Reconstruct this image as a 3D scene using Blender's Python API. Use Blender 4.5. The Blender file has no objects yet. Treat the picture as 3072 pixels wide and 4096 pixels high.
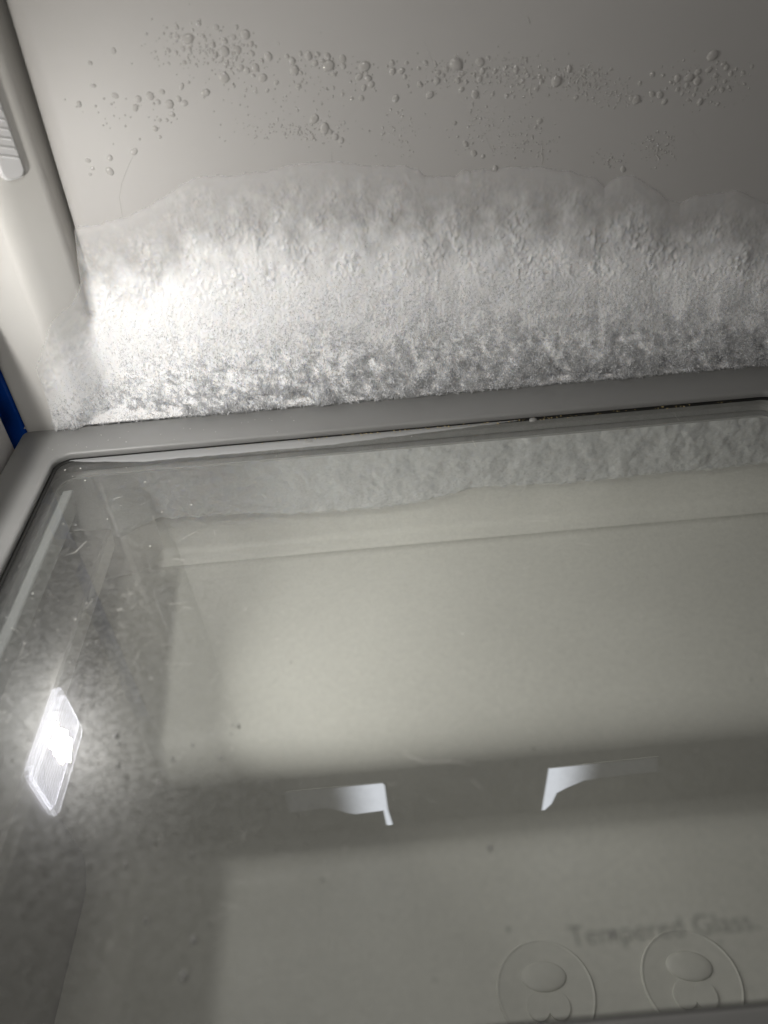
import bpy, bmesh, math, random
import numpy as np
from mathutils import Matrix, Vector

random.seed(7)
rng = np.random.default_rng(7)
scene = bpy.context.scene
C = scene.collection

# ------------------------------------------------------------------ camera
PITCH, ROLL, CAM_H = math.radians(39), math.atan(.0895), .25
X = Vector((1, 0, 0))
Fw = Vector((0, math.cos(PITCH), -math.sin(PITCH)))
U0 = Vector((0, math.sin(PITCH), math.cos(PITCH)))
right = math.cos(ROLL) * X - math.sin(ROLL) * U0
up = math.sin(ROLL) * X + math.cos(ROLL) * U0
cam_d = bpy.data.cameras.new('camera')
cam = bpy.data.objects.new('camera', cam_d)
C.objects.link(cam)
cam.matrix_world = Matrix(((right.x, up.x, -Fw.x, 0), (right.y, up.y, -Fw.y, 0),
                           (right.z, up.z, -Fw.z, CAM_H), (0, 0, 0, 1)))
cam_d.sensor_fit = 'VERTICAL'
cam_d.sensor_height = 34.6
cam_d.lens = 34.6 * 3077 / 4096
cam_d.clip_start = .005
cam_d.clip_end = 20
cam_d.dof.use_dof = True
cam_d.dof.focus_distance = .49
cam_d.dof.aperture_fstop = 5.5
scene.camera = cam

# ------------------------------------------------------------------ world, lights, exposure
w = bpy.data.worlds.new('World')
scene.world = w
w.use_nodes = True
w.node_tree.nodes['Background'].inputs[0].default_value = (1.0, .955, .90, 1)
w.node_tree.nodes['Background'].inputs[1].default_value = .03
vs = scene.view_settings
vs.view_transform = 'Standard'
vs.look = 'None'
vs.exposure = .22
vs.gamma = 1
scene.cycles.use_denoising = True
scene.cycles.max_bounces = 12
scene.cycles.diffuse_bounces = 9
scene.cycles.transparent_max_bounces = 64
scene.cycles.sample_clamp_indirect = 4.0
scene.cycles.blur_glossy = .4


def area_lamp(name, loc, target, size, energy, color, spread=180):
    d = bpy.data.lights.new(name, 'AREA')
    d.shape = 'RECTANGLE'
    d.size, d.size_y = size
    d.energy = energy
    d.color = color
    d.spread = math.radians(spread)
    o = bpy.data.objects.new(name, d)
    C.objects.link(o)
    o.location = loc
    o.rotation_euler = (Vector(target) - Vector(loc)).to_track_quat('-Z', 'Y').to_euler()
    return o


# unseen fill light added high above the shelf and well outside the picture
area_lamp('overhead_fill', (-.08, .03, .48), (.02, .40, -.04), (.16, .12), .33, (1, .965, .915), 130)

# unseen fill light added under the glass, on the left wall just outside the picture
area_lamp('lower_fill', (-.2215, .262, -.037), (.10, .335, -.060), (.045, .010), .19, (1, .985, .92), 88)

# ------------------------------------------------------------------ helpers
MATS = {}


def nodes_of(name):
    m = bpy.data.materials.new(name)
    m.use_nodes = True
    MATS[name] = m
    nt = m.node_tree
    return m, nt, nt.nodes['Principled BSDF'], nt.nodes['Material Output']


def N(nt, t, **kw):
    n = nt.nodes.new(t)
    for k, v in kw.items():
        setattr(n, k, v)
    return n


def principled(name, col, rough=.5, spec=.5, bump=None, bump_scale=200., bump_dist=.0005, vary=0., vary_scale=8.,
               stretch=(1, 1, 1), rough_vary=0.):
    m, nt, b, out = nodes_of(name)
    b.inputs['Base Color'].default_value = (*col, 1)
    b.inputs['Roughness'].default_value = rough
    b.inputs['Specular IOR Level'].default_value = spec
    tc = N(nt, 'ShaderNodeTexCoord')
    mp = N(nt, 'ShaderNodeMapping')
    mp.inputs['Scale'].default_value = stretch
    nt.links.new(tc.outputs['Object'], mp.inputs[0])
    if bump:
        nz = N(nt, 'ShaderNodeTexNoise')
        nz.inputs['Scale'].default_value = bump_scale
        nz.inputs['Detail'].default_value = 4
        nt.links.new(mp.outputs[0], nz.inputs['Vector'])
        bp = N(nt, 'ShaderNodeBump')
        bp.inputs['Strength'].default_value = bump
        bp.inputs['Distance'].default_value = bump_dist
        nt.links.new(nz.outputs['Fac'], bp.inputs['Height'])
        nt.links.new(bp.outputs[0], b.inputs['Normal'])
    if vary or rough_vary:
        nz = N(nt, 'ShaderNodeTexNoise')
        nz.inputs['Scale'].default_value = vary_scale
        nz.inputs['Detail'].default_value = 5
        nt.links.new(tc.outputs['Object'], nz.inputs['Vector'])
        if vary:
            rp = N(nt, 'ShaderNodeValToRGB')
            rp.color_ramp.elements[0].position = .3
            rp.color_ramp.elements[1].position = .7
            rp.color_ramp.elements[0].color = (*[c * (1 - vary) for c in col], 1)
            rp.color_ramp.elements[1].color = (*[min(1, c * (1 + vary)) for c in col], 1)
            nt.links.new(nz.outputs['Fac'], rp.inputs[0])
            nt.links.new(rp.outputs[0], b.inputs['Base Color'])
        if rough_vary:
            mr = N(nt, 'ShaderNodeMapRange')
            mr.inputs['From Min'].default_value = .3
            mr.inputs['From Max'].default_value = .7
            mr.inputs['To Min'].default_value = rough - rough_vary
            mr.inputs['To Max'].default_value = rough + rough_vary
            nt.links.new(nz.outputs['Fac'], mr.inputs['Value'])
            nt.links.new(mr.outputs[0], b.inputs['Roughness'])
    return m


def mesh_obj(name, verts, faces, mat=None, parent=None, smooth=False, recalc=True):
    me = bpy.data.meshes.new(name)
    me.from_pydata([tuple(v) for v in verts], [], [tuple(f) for f in faces])
    if recalc:
        bm = bmesh.new()
        bm.from_mesh(me)
        bmesh.ops.recalc_face_normals(bm, faces=bm.faces)
        bm.to_mesh(me)
        bm.free()
    me.validate()
    if smooth:
        me.shade_smooth()
    if mat:
        me.materials.append(mat)
    o = bpy.data.objects.new(name, me)
    C.objects.link(o)
    if parent:
        o.parent = parent
    return o


def bm_obj(name, bm, mat=None, parent=None, smooth=False):
    bmesh.ops.recalc_face_normals(bm, faces=bm.faces)
    me = bpy.data.meshes.new(name)
    bm.to_mesh(me)
    bm.free()
    if smooth:
        me.shade_smooth()
    if mat:
        me.materials.append(mat)
    o = bpy.data.objects.new(name, me)
    C.objects.link(o)
    if parent:
        o.parent = parent
    return o


def big_mesh(name, co, quads, mat, parent=None, smooth=True):
    me = bpy.data.meshes.new(name)
    nq, k = quads.shape
    me.vertices.add(len(co))
    me.vertices.foreach_set('co', np.ascontiguousarray(co, dtype=np.float32).ravel())
    me.loops.add(nq * k)
    me.loops.foreach_set('vertex_index', np.ascontiguousarray(quads, dtype=np.int32).ravel())
    me.polygons.add(nq)
    me.polygons.foreach_set('loop_start', np.arange(0, nq * k, k, dtype=np.int32))
    me.polygons.foreach_set('loop_total', np.full(nq, k, dtype=np.int32))
    me.update(calc_edges=True)
    me.validate()
    if smooth:
        me.shade_smooth()
    me.materials.append(mat)
    o = bpy.data.objects.new(name, me)
    C.objects.link(o)
    if parent:
        o.parent = parent
    return o


def extrude_profile(name, prof, axis, a, b, mat, parent=None, closed=True, smooth=False):
    """prof: list of 2-D points; axis 'x' -> points are (y,z), 'y' -> (x,z), 'z' -> (x,y)."""
    def p3(p, t):
        return {'x': (t, p[0], p[1]), 'y': (p[0], t, p[1]), 'z': (p[0], p[1], t)}[axis]
    n = len(prof)
    v = [p3(p, a) for p in prof] + [p3(p, b) for p in prof]
    fs = [(i, (i + 1) % n, n + (i + 1) % n, n + i) for i in range(n if closed else n - 1)]
    if closed:
        fs += [tuple(range(n)), tuple(range(2 * n - 1, n - 1, -1))]
    o = mesh_obj(name, v, fs, mat, parent)
    if smooth:
        o.data.shade_smooth()
    return o


def box(name, x0, x1, y0, y1, z0, z1, mat, parent=None, bevel=0., seg=2):
    bm = bmesh.new()
    bmesh.ops.create_cube(bm, size=1)
    for v in bm.verts:
        v.co = Vector(((x0 + x1) / 2 + v.co.x * (x1 - x0), (y0 + y1) / 2 + v.co.y * (y1 - y0), (z0 + z1) / 2 + v.co.z * (z1 - z0)))
    if bevel:
        bmesh.ops.bevel(bm, geom=bm.edges[:], offset=bevel, segments=seg, affect='EDGES', profile=.5)
    return bm_obj(name, bm, mat, parent)


def empty(name, loc=(0, 0, 0)):
    o = bpy.data.objects.new(name, None)
    o.empty_display_size = .01
    C.objects.link(o)
    o.location = loc
    return o


def keep(o, parent):
    """parent without moving: geometry is written in world space"""
    o.parent = parent
    o.matrix_parent_inverse = Matrix.Translation(parent.location).inverted()
    return o


def tag(o, label=None, cat=None, group=None, kind=None):
    for k, v in (('label', label), ('category', cat), ('group', group), ('kind', kind)):
        if v:
            o[k] = v
    return o


# ---- vectorised gradient noise
def _hash(ix, iy, seed):
    h = (ix.astype(np.int64) * 374761393 + iy.astype(np.int64) * 668265263 + seed * 974711) & 0x7fffffff
    h = ((h ^ (h >> 13)) * 1274126177) & 0x7fffffff
    return ((h ^ (h >> 16)) & 0xffff) / 65536.0


def perlin(x, y, seed=0):
    x0 = np.floor(x); y0 = np.floor(y)
    fx = x - x0; fy = y - y0
    u = fx * fx * fx * (fx * (fx * 6 - 15) + 10); v = fy * fy * fy * (fy * (fy * 6 - 15) + 10)

    def g(ix, iy, dx, dy):
        a = _hash(ix, iy, seed) * 2 * np.pi
        return np.cos(a) * dx + np.sin(a) * dy
    a = g(x0, y0, fx, fy); b = g(x0 + 1, y0, fx - 1, fy)
    c = g(x0, y0 + 1, fx, fy - 1); d = g(x0 + 1, y0 + 1, fx - 1, fy - 1)
    return ((a + u * (b - a)) + v * ((c + u * (d - c)) - (a + u * (b - a)))) * 1.4


def fbm(x, y, o=4, seed=0, gain=.5):
    s = 0; a = 1
    for i in range(o):
        s = s + a * perlin(x * 2 ** i, y * 2 ** i, seed + i * 17)
        a *= gain
    return s


def sstep(a, b, x):
    t = np.clip((x - a) / (b - a), 0, 1)
    return t * t * (3 - 2 * t)


# ------------------------------------------------------------------ materials
M_liner = principled('white_liner', (.445, .435, .425), .5, .35, bump=.10, bump_scale=260, bump_dist=.0004, vary=.02,
                     vary_scale=14, stretch=(.05, 1, 1))
M_duct = principled('white_duct', (.68, .67, .645), .24, .6, bump=.03, bump_scale=120, vary=.02, vary_scale=20)
M_lower = principled('lower_liner', (.70, .697, .662), .45, .4, bump=.06, bump_scale=90, vary=.06, vary_scale=9)
M_frame = principled('grey_plastic', (.235, .235, .23), .42, .45, bump=.12, bump_scale=900, bump_dist=.0002, vary=.05,
                     vary_scale=30, rough_vary=.08)
M_gasket = principled('dark_gasket', (.012, .012, .011), .6, .3)
M_blue = principled('blue_plastic', (.006, .11, .62), .35, .5, vary=.1, vary_scale=30)
M_recess_shade = principled('recess_shade', (.05, .048, .045), .7, .2)  # dark base colour carries the shade inside the recesses
M_white = principled('white_plastic', (.80, .80, .80), .35, .5)
M_brown = principled('brown_grey_plastic', (.15, .135, .12), .5, .4, vary=.25, vary_scale=60)
M_riser = principled('grey_riser_plastic', (.27, .26, .235), .4, .4, vary=.05, vary_scale=20)
M_crumb = principled('crumb', (.42, .33, .17), .7, .3, vary=.3, vary_scale=300)
M_lint = principled('lint', (.85, .84, .80), .6, .3)
M_speck = principled('dark_speck', (.03, .027, .022), .7, .2)
M_ink = principled('grey_ink', (.25, .255, .235), .6, .2)


def ice_material(name, col, rough, sss):
    m, nt, b, out = nodes_of(name)
    b.inputs['Base Color'].default_value = (*col, 1)
    b.inputs['Roughness'].default_value = rough
    b.inputs['IOR'].default_value = 1.31
    b.inputs['Subsurface Weight'].default_value = sss
    b.inputs['Subsurface Radius'].default_value = (.9, 1.0, 1.15)
    b.inputs['Subsurface Scale'].default_value = .005
    tc = N(nt, 'ShaderNodeTexCoord')
    nz = N(nt, 'ShaderNodeTexNoise')
    nz.inputs['Scale'].default_value = 700
    nz.inputs['Detail'].default_value = 5
    nz.inputs['Roughness'].default_value = .7
    nt.links.new(tc.outputs['Object'], nz.inputs['Vector'])
    bp = N(nt, 'ShaderNodeBump')
    bp.inputs['Strength'].default_value = .35
    bp.inputs['Distance'].default_value = .0006
    nt.links.new(nz.outputs['Fac'], bp.inputs['Height'])
    nt.links.new(bp.outputs[0], b.inputs['Normal'])
    return m


M_ice = ice_material('frosted_ice', (.66, .67, .68), .32, .35)
M_film = ice_material('glazed_ice', (.93, .937, .955), .30, .55)
nt = M_film.node_tree
at_ = N(nt, 'ShaderNodeAttribute', attribute_name='frost')
mrf = N(nt, 'ShaderNodeMapRange')
mrf.inputs['To Min'].default_value = .17
mrf.inputs['To Max'].default_value = 1
nt.links.new(at_.outputs['Fac'], mrf.inputs['Value'])
trf = N(nt, 'ShaderNodeBsdfTransparent')
mxf = N(nt, 'ShaderNodeMixShader')
nt.links.new(mrf.outputs[0], mxf.inputs[0])
nt.links.new(trf.outputs[0], mxf.inputs[1])
nt.links.new(nt.nodes['Principled BSDF'].outputs[0], mxf.inputs[2])
nt.links.new(mxf.outputs[0], nt.nodes['Material Output'].inputs['Surface'])
M_frost = ice_material('frost_crystal', (.95, .955, .96), .10, 0)
nt = M_frost.node_tree
mxc = N(nt, 'ShaderNodeMixShader')
mxc.inputs[0].default_value = .62
nt.links.new(N(nt, 'ShaderNodeBsdfTransparent').outputs[0], mxc.inputs[1])
tlc = N(nt, 'ShaderNodeBsdfTranslucent')
tlc.inputs[0].default_value = (.95, .955, .97, 1)
mxt = N(nt, 'ShaderNodeMixShader')
mxt.inputs[0].default_value = .42
nt.links.new(nt.nodes['Principled BSDF'].outputs[0], mxt.inputs[1])
nt.links.new(tlc.outputs[0], mxt.inputs[2])
nt.links.new(mxt.outputs[0], mxc.inputs[2])
nt.links.new(mxc.outputs[0], nt.nodes['Material Output'].inputs['Surface'])
M_water = principled('water_drop', (.60, .585, .565), .05, .8)
nt = M_water.node_tree
mxw = N(nt, 'ShaderNodeMixShader')
mxw.inputs[0].default_value = .62
nt.links.new(N(nt, 'ShaderNodeBsdfTransparent').outputs[0], mxw.inputs[1])
nt.links.new(nt.nodes['Principled BSDF'].outputs[0], mxw.inputs[2])
nt.links.new(mxw.outputs[0], nt.nodes['Material Output'].inputs['Surface'])


def emission(name, col, strength, noise=None):
    m, nt, b, out = nodes_of(name)
    b.inputs['Base Color'].default_value = (.7, .7, .72, 1)
    b.inputs['Emission Color'].default_value = (*col, 1)
    b.inputs['Emission Strength'].default_value = strength
    return m


def glass_pane(name):
    m, nt, b, out = nodes_of(name)
    nt.nodes.remove(b)
    geo = N(nt, 'ShaderNodeNewGeometry')
    dot = N(nt, 'ShaderNodeVectorMath', operation='DOT_PRODUCT')
    nt.links.new(geo.outputs['Normal'], dot.inputs[0])
    nt.links.new(geo.outputs['Incoming'], dot.inputs[1])
    ab = N(nt, 'ShaderNodeMath', operation='ABSOLUTE')
    nt.links.new(dot.outputs['Value'], ab.inputs[0])
    om = N(nt, 'ShaderNodeMath', operation='SUBTRACT')
    om.inputs[0].default_value = 1
    nt.links.new(ab.outputs[0], om.inputs[1])
    pw = N(nt, 'ShaderNodeMath', operation='POWER')
    pw.inputs[1].default_value = 5
    nt.links.new(om.outputs[0], pw.inputs[0])
    fr = N(nt, 'ShaderNodeMath', operation='MULTIPLY_ADD')
    fr.inputs[1].default_value = .95
    fr.inputs[2].default_value = .045
    nt.links.new(pw.outputs[0], fr.inputs[0])
    tr = N(nt, 'ShaderNodeBsdfTransparent')
    tr.inputs[0].default_value = (.968, .972, .960, 1)
    gl = N(nt, 'ShaderNodeBsdfGlossy')
    gl.inputs['Roughness'].default_value = .002
    gl.inputs['Color'].default_value = (1, 1, 1, 1)
    mx = N(nt, 'ShaderNodeMixShader')
    nt.links.new(fr.outputs[0], mx.inputs[0])
    nt.links.new(tr.outputs[0], mx.inputs[1])
    nt.links.new(gl.outputs[0], mx.inputs[2])
    # dried film and dust on the glass: a faint rough lobe plus a little white dust, in smears
    tc = N(nt, 'ShaderNodeTexCoord')
    n1 = N(nt, 'ShaderNodeTexNoise')
    n1.inputs['Scale'].default_value = 330
    n1.inputs['Detail'].default_value = 5
    n1.inputs['Roughness'].default_value = .65
    nt.links.new(tc.outputs['Object'], n1.inputs['Vector'])
    n2 = N(nt, 'ShaderNodeTexNoise')
    n2.inputs['Scale'].default_value = 1100
    n2.inputs['Detail'].default_value = 6
    nt.links.new(tc.outputs['Object'], n2.inputs['Vector'])
    mu = N(nt, 'ShaderNodeMath', operation='MULTIPLY')
    nt.links.new(n1.outputs['Fac'], mu.inputs[0])
    nt.links.new(n2.outputs['Fac'], mu.inputs[1])
    mr = N(nt, 'ShaderNodeMapRange')
    mr.inputs['From Min'].default_value = .17
    mr.inputs['From Max'].default_value = .38
    mr.inputs['To Min'].default_value = .03
    mr.inputs['To Max'].default_value = .11
    nt.links.new(mu.outputs[0], mr.inputs['Value'])
    rg = N(nt, 'ShaderNodeBsdfGlossy')
    rg.inputs['Roughness'].default_value = .34
    df = N(nt, 'ShaderNodeBsdfDiffuse')
    df.inputs[0].default_value = (.8, .8, .78, 1)
    mxd = N(nt, 'ShaderNodeMixShader')
    mxd.inputs[0].default_value = .6
    nt.links.new(rg.outputs[0], mxd.inputs[1])
    nt.links.new(df.outputs[0], mxd.inputs[2])
    mx2 = N(nt, 'ShaderNodeMixShader')
    nt.links.new(mr.outputs[0], mx2.inputs[0])
    nt.links.new(mx.outputs[0], mx2.inputs[1])
    nt.links.new(mxd.outputs[0], mx2.inputs[2])
    nt.links.new(mx2.outputs[0], out.inputs['Surface'])
    return m


M_glass = glass_pane('shelf_glass')

# ------------------------------------------------------------------ the setting
YB = .447                      # face of the back wall
XS = -.1668                    # corner groove
XL = -.2245                    # left wall face
ZTOP, ZBOT = .36, -.30

# back wall: from the tapering corner groove to the right
gw = lambda z: .0030 + .018 * max(0., z - .05)          # groove width grows upwards
zs = [ZBOT, -.02, .0, .04, .06, .09, .12, .16, .20, .24, .30, ZTOP]
vv, ff = [], []
for z in zs:
    e = XS + gw(z)
    for x, y in ((e, .475), (e, YB + .014), (e + .0008, YB + .008), (e + .0030, YB + .0036), (e + .0070, YB + .0010), (e + .013, YB), (.33, YB)):
        vv.append((x, y, z))
for i in range(len(zs) - 1):
    for k in range(6):
        a = i * 7 + k
        ff.append((a, a + 1, a + 8, a + 7))
back = mesh_obj('back_wall', vv, ff, M_liner, smooth=True)
tag(back, 'white plastic rear wall of the refrigerator', None, kind='structure')
groove = box('wall_groove', XS - .012, XS + .03, .476, .482, ZBOT, ZTOP, M_recess_shade)
keep(groove, back)

# corner duct: right face towards the groove, rounded nose, front face, edge at the shelf corner
duct_prof = []
S, H_, E_ = Vector((XS, YB + .001)), Vector((-.1845, .4285)), Vector((-.2207, .4223))
duct_prof.append((S.x + .0002, .478))
duct_prof.append((S.x, S.y + .006))
duct_prof.append((S.x - .0012, S.y - .0008))
duct_prof.append((S.x - .0030, S.y - .0026))
for t in np.linspace(0, 1, 9):          # round nose as a quadratic Bezier
    a = S.lerp(H_, .72); b = H_ + Vector((-.0035, -.0042)); c = H_.lerp(E_, .22)
    p = a * (1 - t) ** 2 + b * 2 * t * (1 - t) + c * t * t
    duct_prof.append((p.x, p.y))
duct_prof += [(E_.x + .003, E_.y - .0004), (E_.x + .0008, E_.y), (E_.x, E_.y + .0012), (E_.x, .47)]
duct = extrude_profile('corner_duct', duct_prof, 'z', ZBOT, ZTOP, M_duct, closed=False, smooth=True)
tag(duct, 'white rounded air duct cover in the corner left of the ice', 'duct cover')
DX = np.array([p[0] for p in duct_prof[2:-2]][::-1]); DY = np.array([p[1] for p in duct_prof[2:-2]][::-1])


def base_y(x):
    return np.where(x < XS, np.interp(x, DX, DY), YB)


_sx = np.linspace(-.24, .34, 1200)
_sy = base_y(_sx)
_k = np.hanning(47); _k /= _k.sum()
_sy = np.minimum(np.convolve(np.pad(_sy, 23, mode='edge'), _k, mode='valid'), _sy + .0)


def ice_base(x):      # ice bridges the corner smoothly
    return np.interp(x, _sx, _sy)


# left wall (mostly seen mirrored in the glass): a face with moulded ledges
lw_prof = [(-.32, ZBOT), (XL, ZBOT), (XL, -.012), (XL, .034), (XL + .0065, .038), (XL + .0075, .0405), (XL + .0065, .043),
           (XL, .050), (XL, .0675), (XL + .011, .0685), (XL + .012, .071), (XL + .012, .0865), (XL + .0105, .0885), (XL + .003, .0895),
           (XL + .003, .120), (XL, .124), (XL, ZTOP), (-.32, ZTOP)]
left = extrude_profile('left_wall', lw_prof, 'y', -.05, .4072, M_liner)
tag(left, 'white left wall of the refrigerator', None, kind='structure')

blue = box('blue_strip', -.30, -.2262, .432, .444, -.20, .30, M_blue, bevel=.0015)
tag(blue, 'dark blue vertical strip in the gap at the far left corner', 'strip')
gapback = box('gap_wall', -.34, -.2215, .46, .465, ZBOT, ZTOP, M_recess_shade)
tag(gapback, None, None, kind='structure')

# ------------------------------------------------------------------ lower compartment
YR = .271
prof = []
prof.append((YB - .0006, -.022))
prof.append((YB - .0006, -.1265))
prof.append((.440, -.131))
prof += [(.4345, -.1322), (.4335, -.1345), (.4322, -.1345), (.4312, -.1328)]
prof.append((.425, -.1335))
for t in np.linspace(0, 1, 8):
    prof.append((.305 - .034 * math.sin(t * math.pi / 2), -.1525 - .024 * (1 - math.cos(t * math.pi / 2))))
for t in np.linspace(0, 1, 12):
    prof.append((YR - .024 * (1 - math.cos(t * math.pi / 2)), -.238 - .024 * math.sin(t * math.pi / 2)))
prof.append((.02, -.262))
lower = extrude_profile('lower_liner', prof, 'x', -.2235, .33, M_lower, closed=False, smooth=True)
tag(lower, 'pale grey stepped floor of the compartment under the glass', None, kind='structure')

# bright patches added as glowing panes, flag shaped with a thin leg
M_glow_patch = emission('glow_patch', (.86, .90, 1.0), .62)
nt = M_glow_patch.node_tree
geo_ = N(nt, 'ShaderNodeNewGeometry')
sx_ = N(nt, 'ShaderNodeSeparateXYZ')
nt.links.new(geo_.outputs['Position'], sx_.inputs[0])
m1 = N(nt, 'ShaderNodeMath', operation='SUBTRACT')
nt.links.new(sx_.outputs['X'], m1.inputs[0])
m1.inputs[1].default_value = .0365          # middle between the two patches; added glow fades outward
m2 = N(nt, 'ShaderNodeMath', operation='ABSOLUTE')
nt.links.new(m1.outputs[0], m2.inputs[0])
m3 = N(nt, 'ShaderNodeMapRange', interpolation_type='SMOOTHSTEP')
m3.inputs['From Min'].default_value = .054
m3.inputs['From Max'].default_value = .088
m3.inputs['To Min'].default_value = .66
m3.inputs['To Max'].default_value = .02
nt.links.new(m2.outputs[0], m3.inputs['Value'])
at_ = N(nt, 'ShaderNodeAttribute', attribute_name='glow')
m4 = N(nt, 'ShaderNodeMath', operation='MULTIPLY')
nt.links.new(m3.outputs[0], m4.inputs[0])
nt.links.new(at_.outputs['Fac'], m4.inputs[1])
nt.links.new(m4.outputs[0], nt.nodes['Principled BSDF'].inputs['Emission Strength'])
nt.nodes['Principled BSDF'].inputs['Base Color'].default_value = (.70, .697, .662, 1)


def riser_glow(pts_bright, label):
    root = empty('glow_patch', (sum(p[0] for p in pts_bright) / len(pts_bright), YR - .002, -.22))
    tag(root, label, 'window', 'added glow patches on the riser under the glass')
    for nm, pts, mat, d in (('glow_pane', pts_bright, M_glow_patch, .0002),):
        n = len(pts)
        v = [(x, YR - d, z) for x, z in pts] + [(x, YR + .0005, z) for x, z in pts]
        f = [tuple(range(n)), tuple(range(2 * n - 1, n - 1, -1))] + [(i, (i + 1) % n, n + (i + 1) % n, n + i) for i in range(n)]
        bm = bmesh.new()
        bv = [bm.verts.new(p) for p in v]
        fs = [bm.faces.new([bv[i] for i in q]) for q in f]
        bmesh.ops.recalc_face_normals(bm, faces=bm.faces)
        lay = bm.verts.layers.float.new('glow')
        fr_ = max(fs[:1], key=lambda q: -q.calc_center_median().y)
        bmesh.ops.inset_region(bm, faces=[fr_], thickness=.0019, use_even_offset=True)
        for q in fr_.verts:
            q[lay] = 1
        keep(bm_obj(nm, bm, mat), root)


riser_glow([(-.0790, -.1888), (-.0158, -.1882), (-.0142, -.1915), (-.0140, -.2205), (-.0120, -.2400), (-.0145, -.2425),
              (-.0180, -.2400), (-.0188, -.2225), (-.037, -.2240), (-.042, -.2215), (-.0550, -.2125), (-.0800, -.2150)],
             'bluish white flag-shaped patch of added glow under the glass, nearer the lamp reflection')
riser_glow([(.0885, -.1885), (.1590, -.1868), (.1613, -.2050), (.125, -.2065), (.1139, -.2080), (.1035, -.2145), (.0975, -.2196), (.0950, -.2320),
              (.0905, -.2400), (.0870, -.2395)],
             'bluish white flag-shaped patch of added glow under the glass, above the embossed discs')

# support rail under the left edge of the glass
def ray_pt(px, py, z):
    d = Fw + (px - 1536) / 3077 * right - (py - 2048) / 3077 * up
    t = (z - CAM_H) / d.z
    return d.x * t


M_rail = principled('rail_plastic', (.27, .28, .285), .4, .45, vary=.05, vary_scale=40)
M_rail2 = principled('rail_plastic_dark', (.45, .44, .43), .45, .4, vary=.08, vary_scale=40)
ra, rm1, rm2, rb = (ray_pt(p, 2142, -.014) for p in (112, 146, 168, 215))
rail = empty('support_rail', (-.19, .22, -.02))
tag(rail, 'grey stepped support rail under the left edge of the glass', 'rail')
keep(extrude_profile('lit_ledge', [(ra - .004, -.030), (ra, -.0145), (rm1, -.0140), (rm1 + .0012, -.0165), (rm2, -.0168), (rm2 + .0012, -.0138), (rb - .0006, -.0135), (rb, -.0142), (rb - .003, -.030)], 'y', .09, .372, M_rail), rail)
rc = ray_pt(432, 2142, -.075)
keep(extrude_profile('runner', [(XL + .0004, -.090), (XL + .0004, -.0755), (rc - .0016, -.0750), (rc, -.0762), (rc - .001, -.090)], 'y', .05, .41, M_rail2), rail)

# embossed discs
def disc(cx, cy, ang, label):
    z0 = -.262
    root = empty('embossed_disc', (cx, cy, z0))
    root.rotation_euler = (0, 0, ang)
    tag(root, label, 'disc', 'embossed discs on the floor under the glass')
    bm = bmesh.new()
    R = .0285
    prof = [(0, .0010), (R * .93, .0010), (R * .965, .0011), (R * .985, .0016), (R, .0013), (R * 1.012, .0004), (R * 1.015, 0)]
    n = 72
    rings = []
    for r, z in prof:
        rings.append([bm.verts.new((r * math.cos(2 * math.pi * i / n), r * math.sin(2 * math.pi * i / n), z)) for i in range(n)] if r > 0 else [bm.verts.new((0, 0, z))])
    for a, b in zip(rings, rings[1:]):
        for i in range(n):
            if len(a) == 1:
                bm.faces.new((a[0], b[i], b[(i + 1) % n]))
            else:
                bm.faces.new((a[i], b[i], b[(i + 1) % n], a[(i + 1) % n]))
    bm_obj('plate', bm, M_lower, root, True)
    # oval boss
    bm = bmesh.new()
    bmesh.ops.create_uvsphere(bm, u_segments=40, v_segments=20, radius=1)
    for v in bm.verts:
        v.co = Vector((v.co.x * .0135, v.co.y * .0084 + .0078, max(-.2, math.copysign(abs(v.co.z) ** .7, v.co.z)) * .0028 + .0008))
    bm_obj('oval_boss', bm, M_lower, root, True)
    # two lobes below the oval, one a hair prouder than the other
    for sx, hh in ((-1, .0026), (1, .0027)):
        bm = bmesh.new()
        n = 40
        rr = .0066
        c = [(rr * math.cos(2 * math.pi * i / n) + sx * .0058, rr * 1.12 * math.sin(2 * math.pi * i / n) - .0082) for i in range(n)]
        lo = [bm.verts.new((x, y, .0006)) for x, y in c]
        mid = [bm.verts.new((x, y, hh - .0003)) for x, y in c]
        hi = [bm.verts.new((x * .98 + sx * .0001, y * .98 - .0002, hh)) for x, y in c]
        for a, b in ((lo, mid), (mid, hi)):
            for i in range(n):
                bm.faces.new((a[i], a[(i + 1) % n], b[(i + 1) % n], b[i]))
        bm.faces.new(hi)
        bm_obj('lobe', bm, M_lower, root)
    return root


disc(.0700, .1700, math.radians(-2), 'embossed round disc with oval boss under the glass, crossed by a streak')
disc(.1560, .1688, math.radians(-8), 'embossed round disc with oval boss under the printed lettering')

# ------------------------------------------------------------------ glass shelf
shelf = empty('glass_shelf', (.02, .25, 0))
tag(shelf, 'tempered glass shelf in a grey plastic frame', 'shelf')
XI0, XI1, YI0, YI1 = -.1935, .243, .0755, .3915
XO0, XO1, YO0, YO1 = -.2218, .271, .050, .4215


def ring(x0, x1, y0, y1, r, z, n=10):
    out = []
    for cx, cy, a0 in ((x1 - r, y1 - r, 0), (x0 + r, y1 - r, 90), (x0 + r, y0 + r, 180), (x1 - r, y0 + r, 270)):
        for k in range(n + 1):
            a = math.radians(a0 + 90 * k / n)
            out.append((cx + r * math.cos(a), cy + r * math.sin(a), z))
    return out


def loft(name, rings, mat, parent, smooth=True, close=True):
    n = len(rings[0])
    v = [p for r in rings for p in r]
    f = []
    m = len(rings)
    for j in range(m if close else m - 1):
        for i in range(n):
            a, b = j * n, ((j + 1) % m) * n
            f.append((a + i, a + (i + 1) % n, b + (i + 1) % n, b + i))
    o = mesh_obj(name, v, f, mat, smooth=smooth)
    return keep(o, parent)


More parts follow.
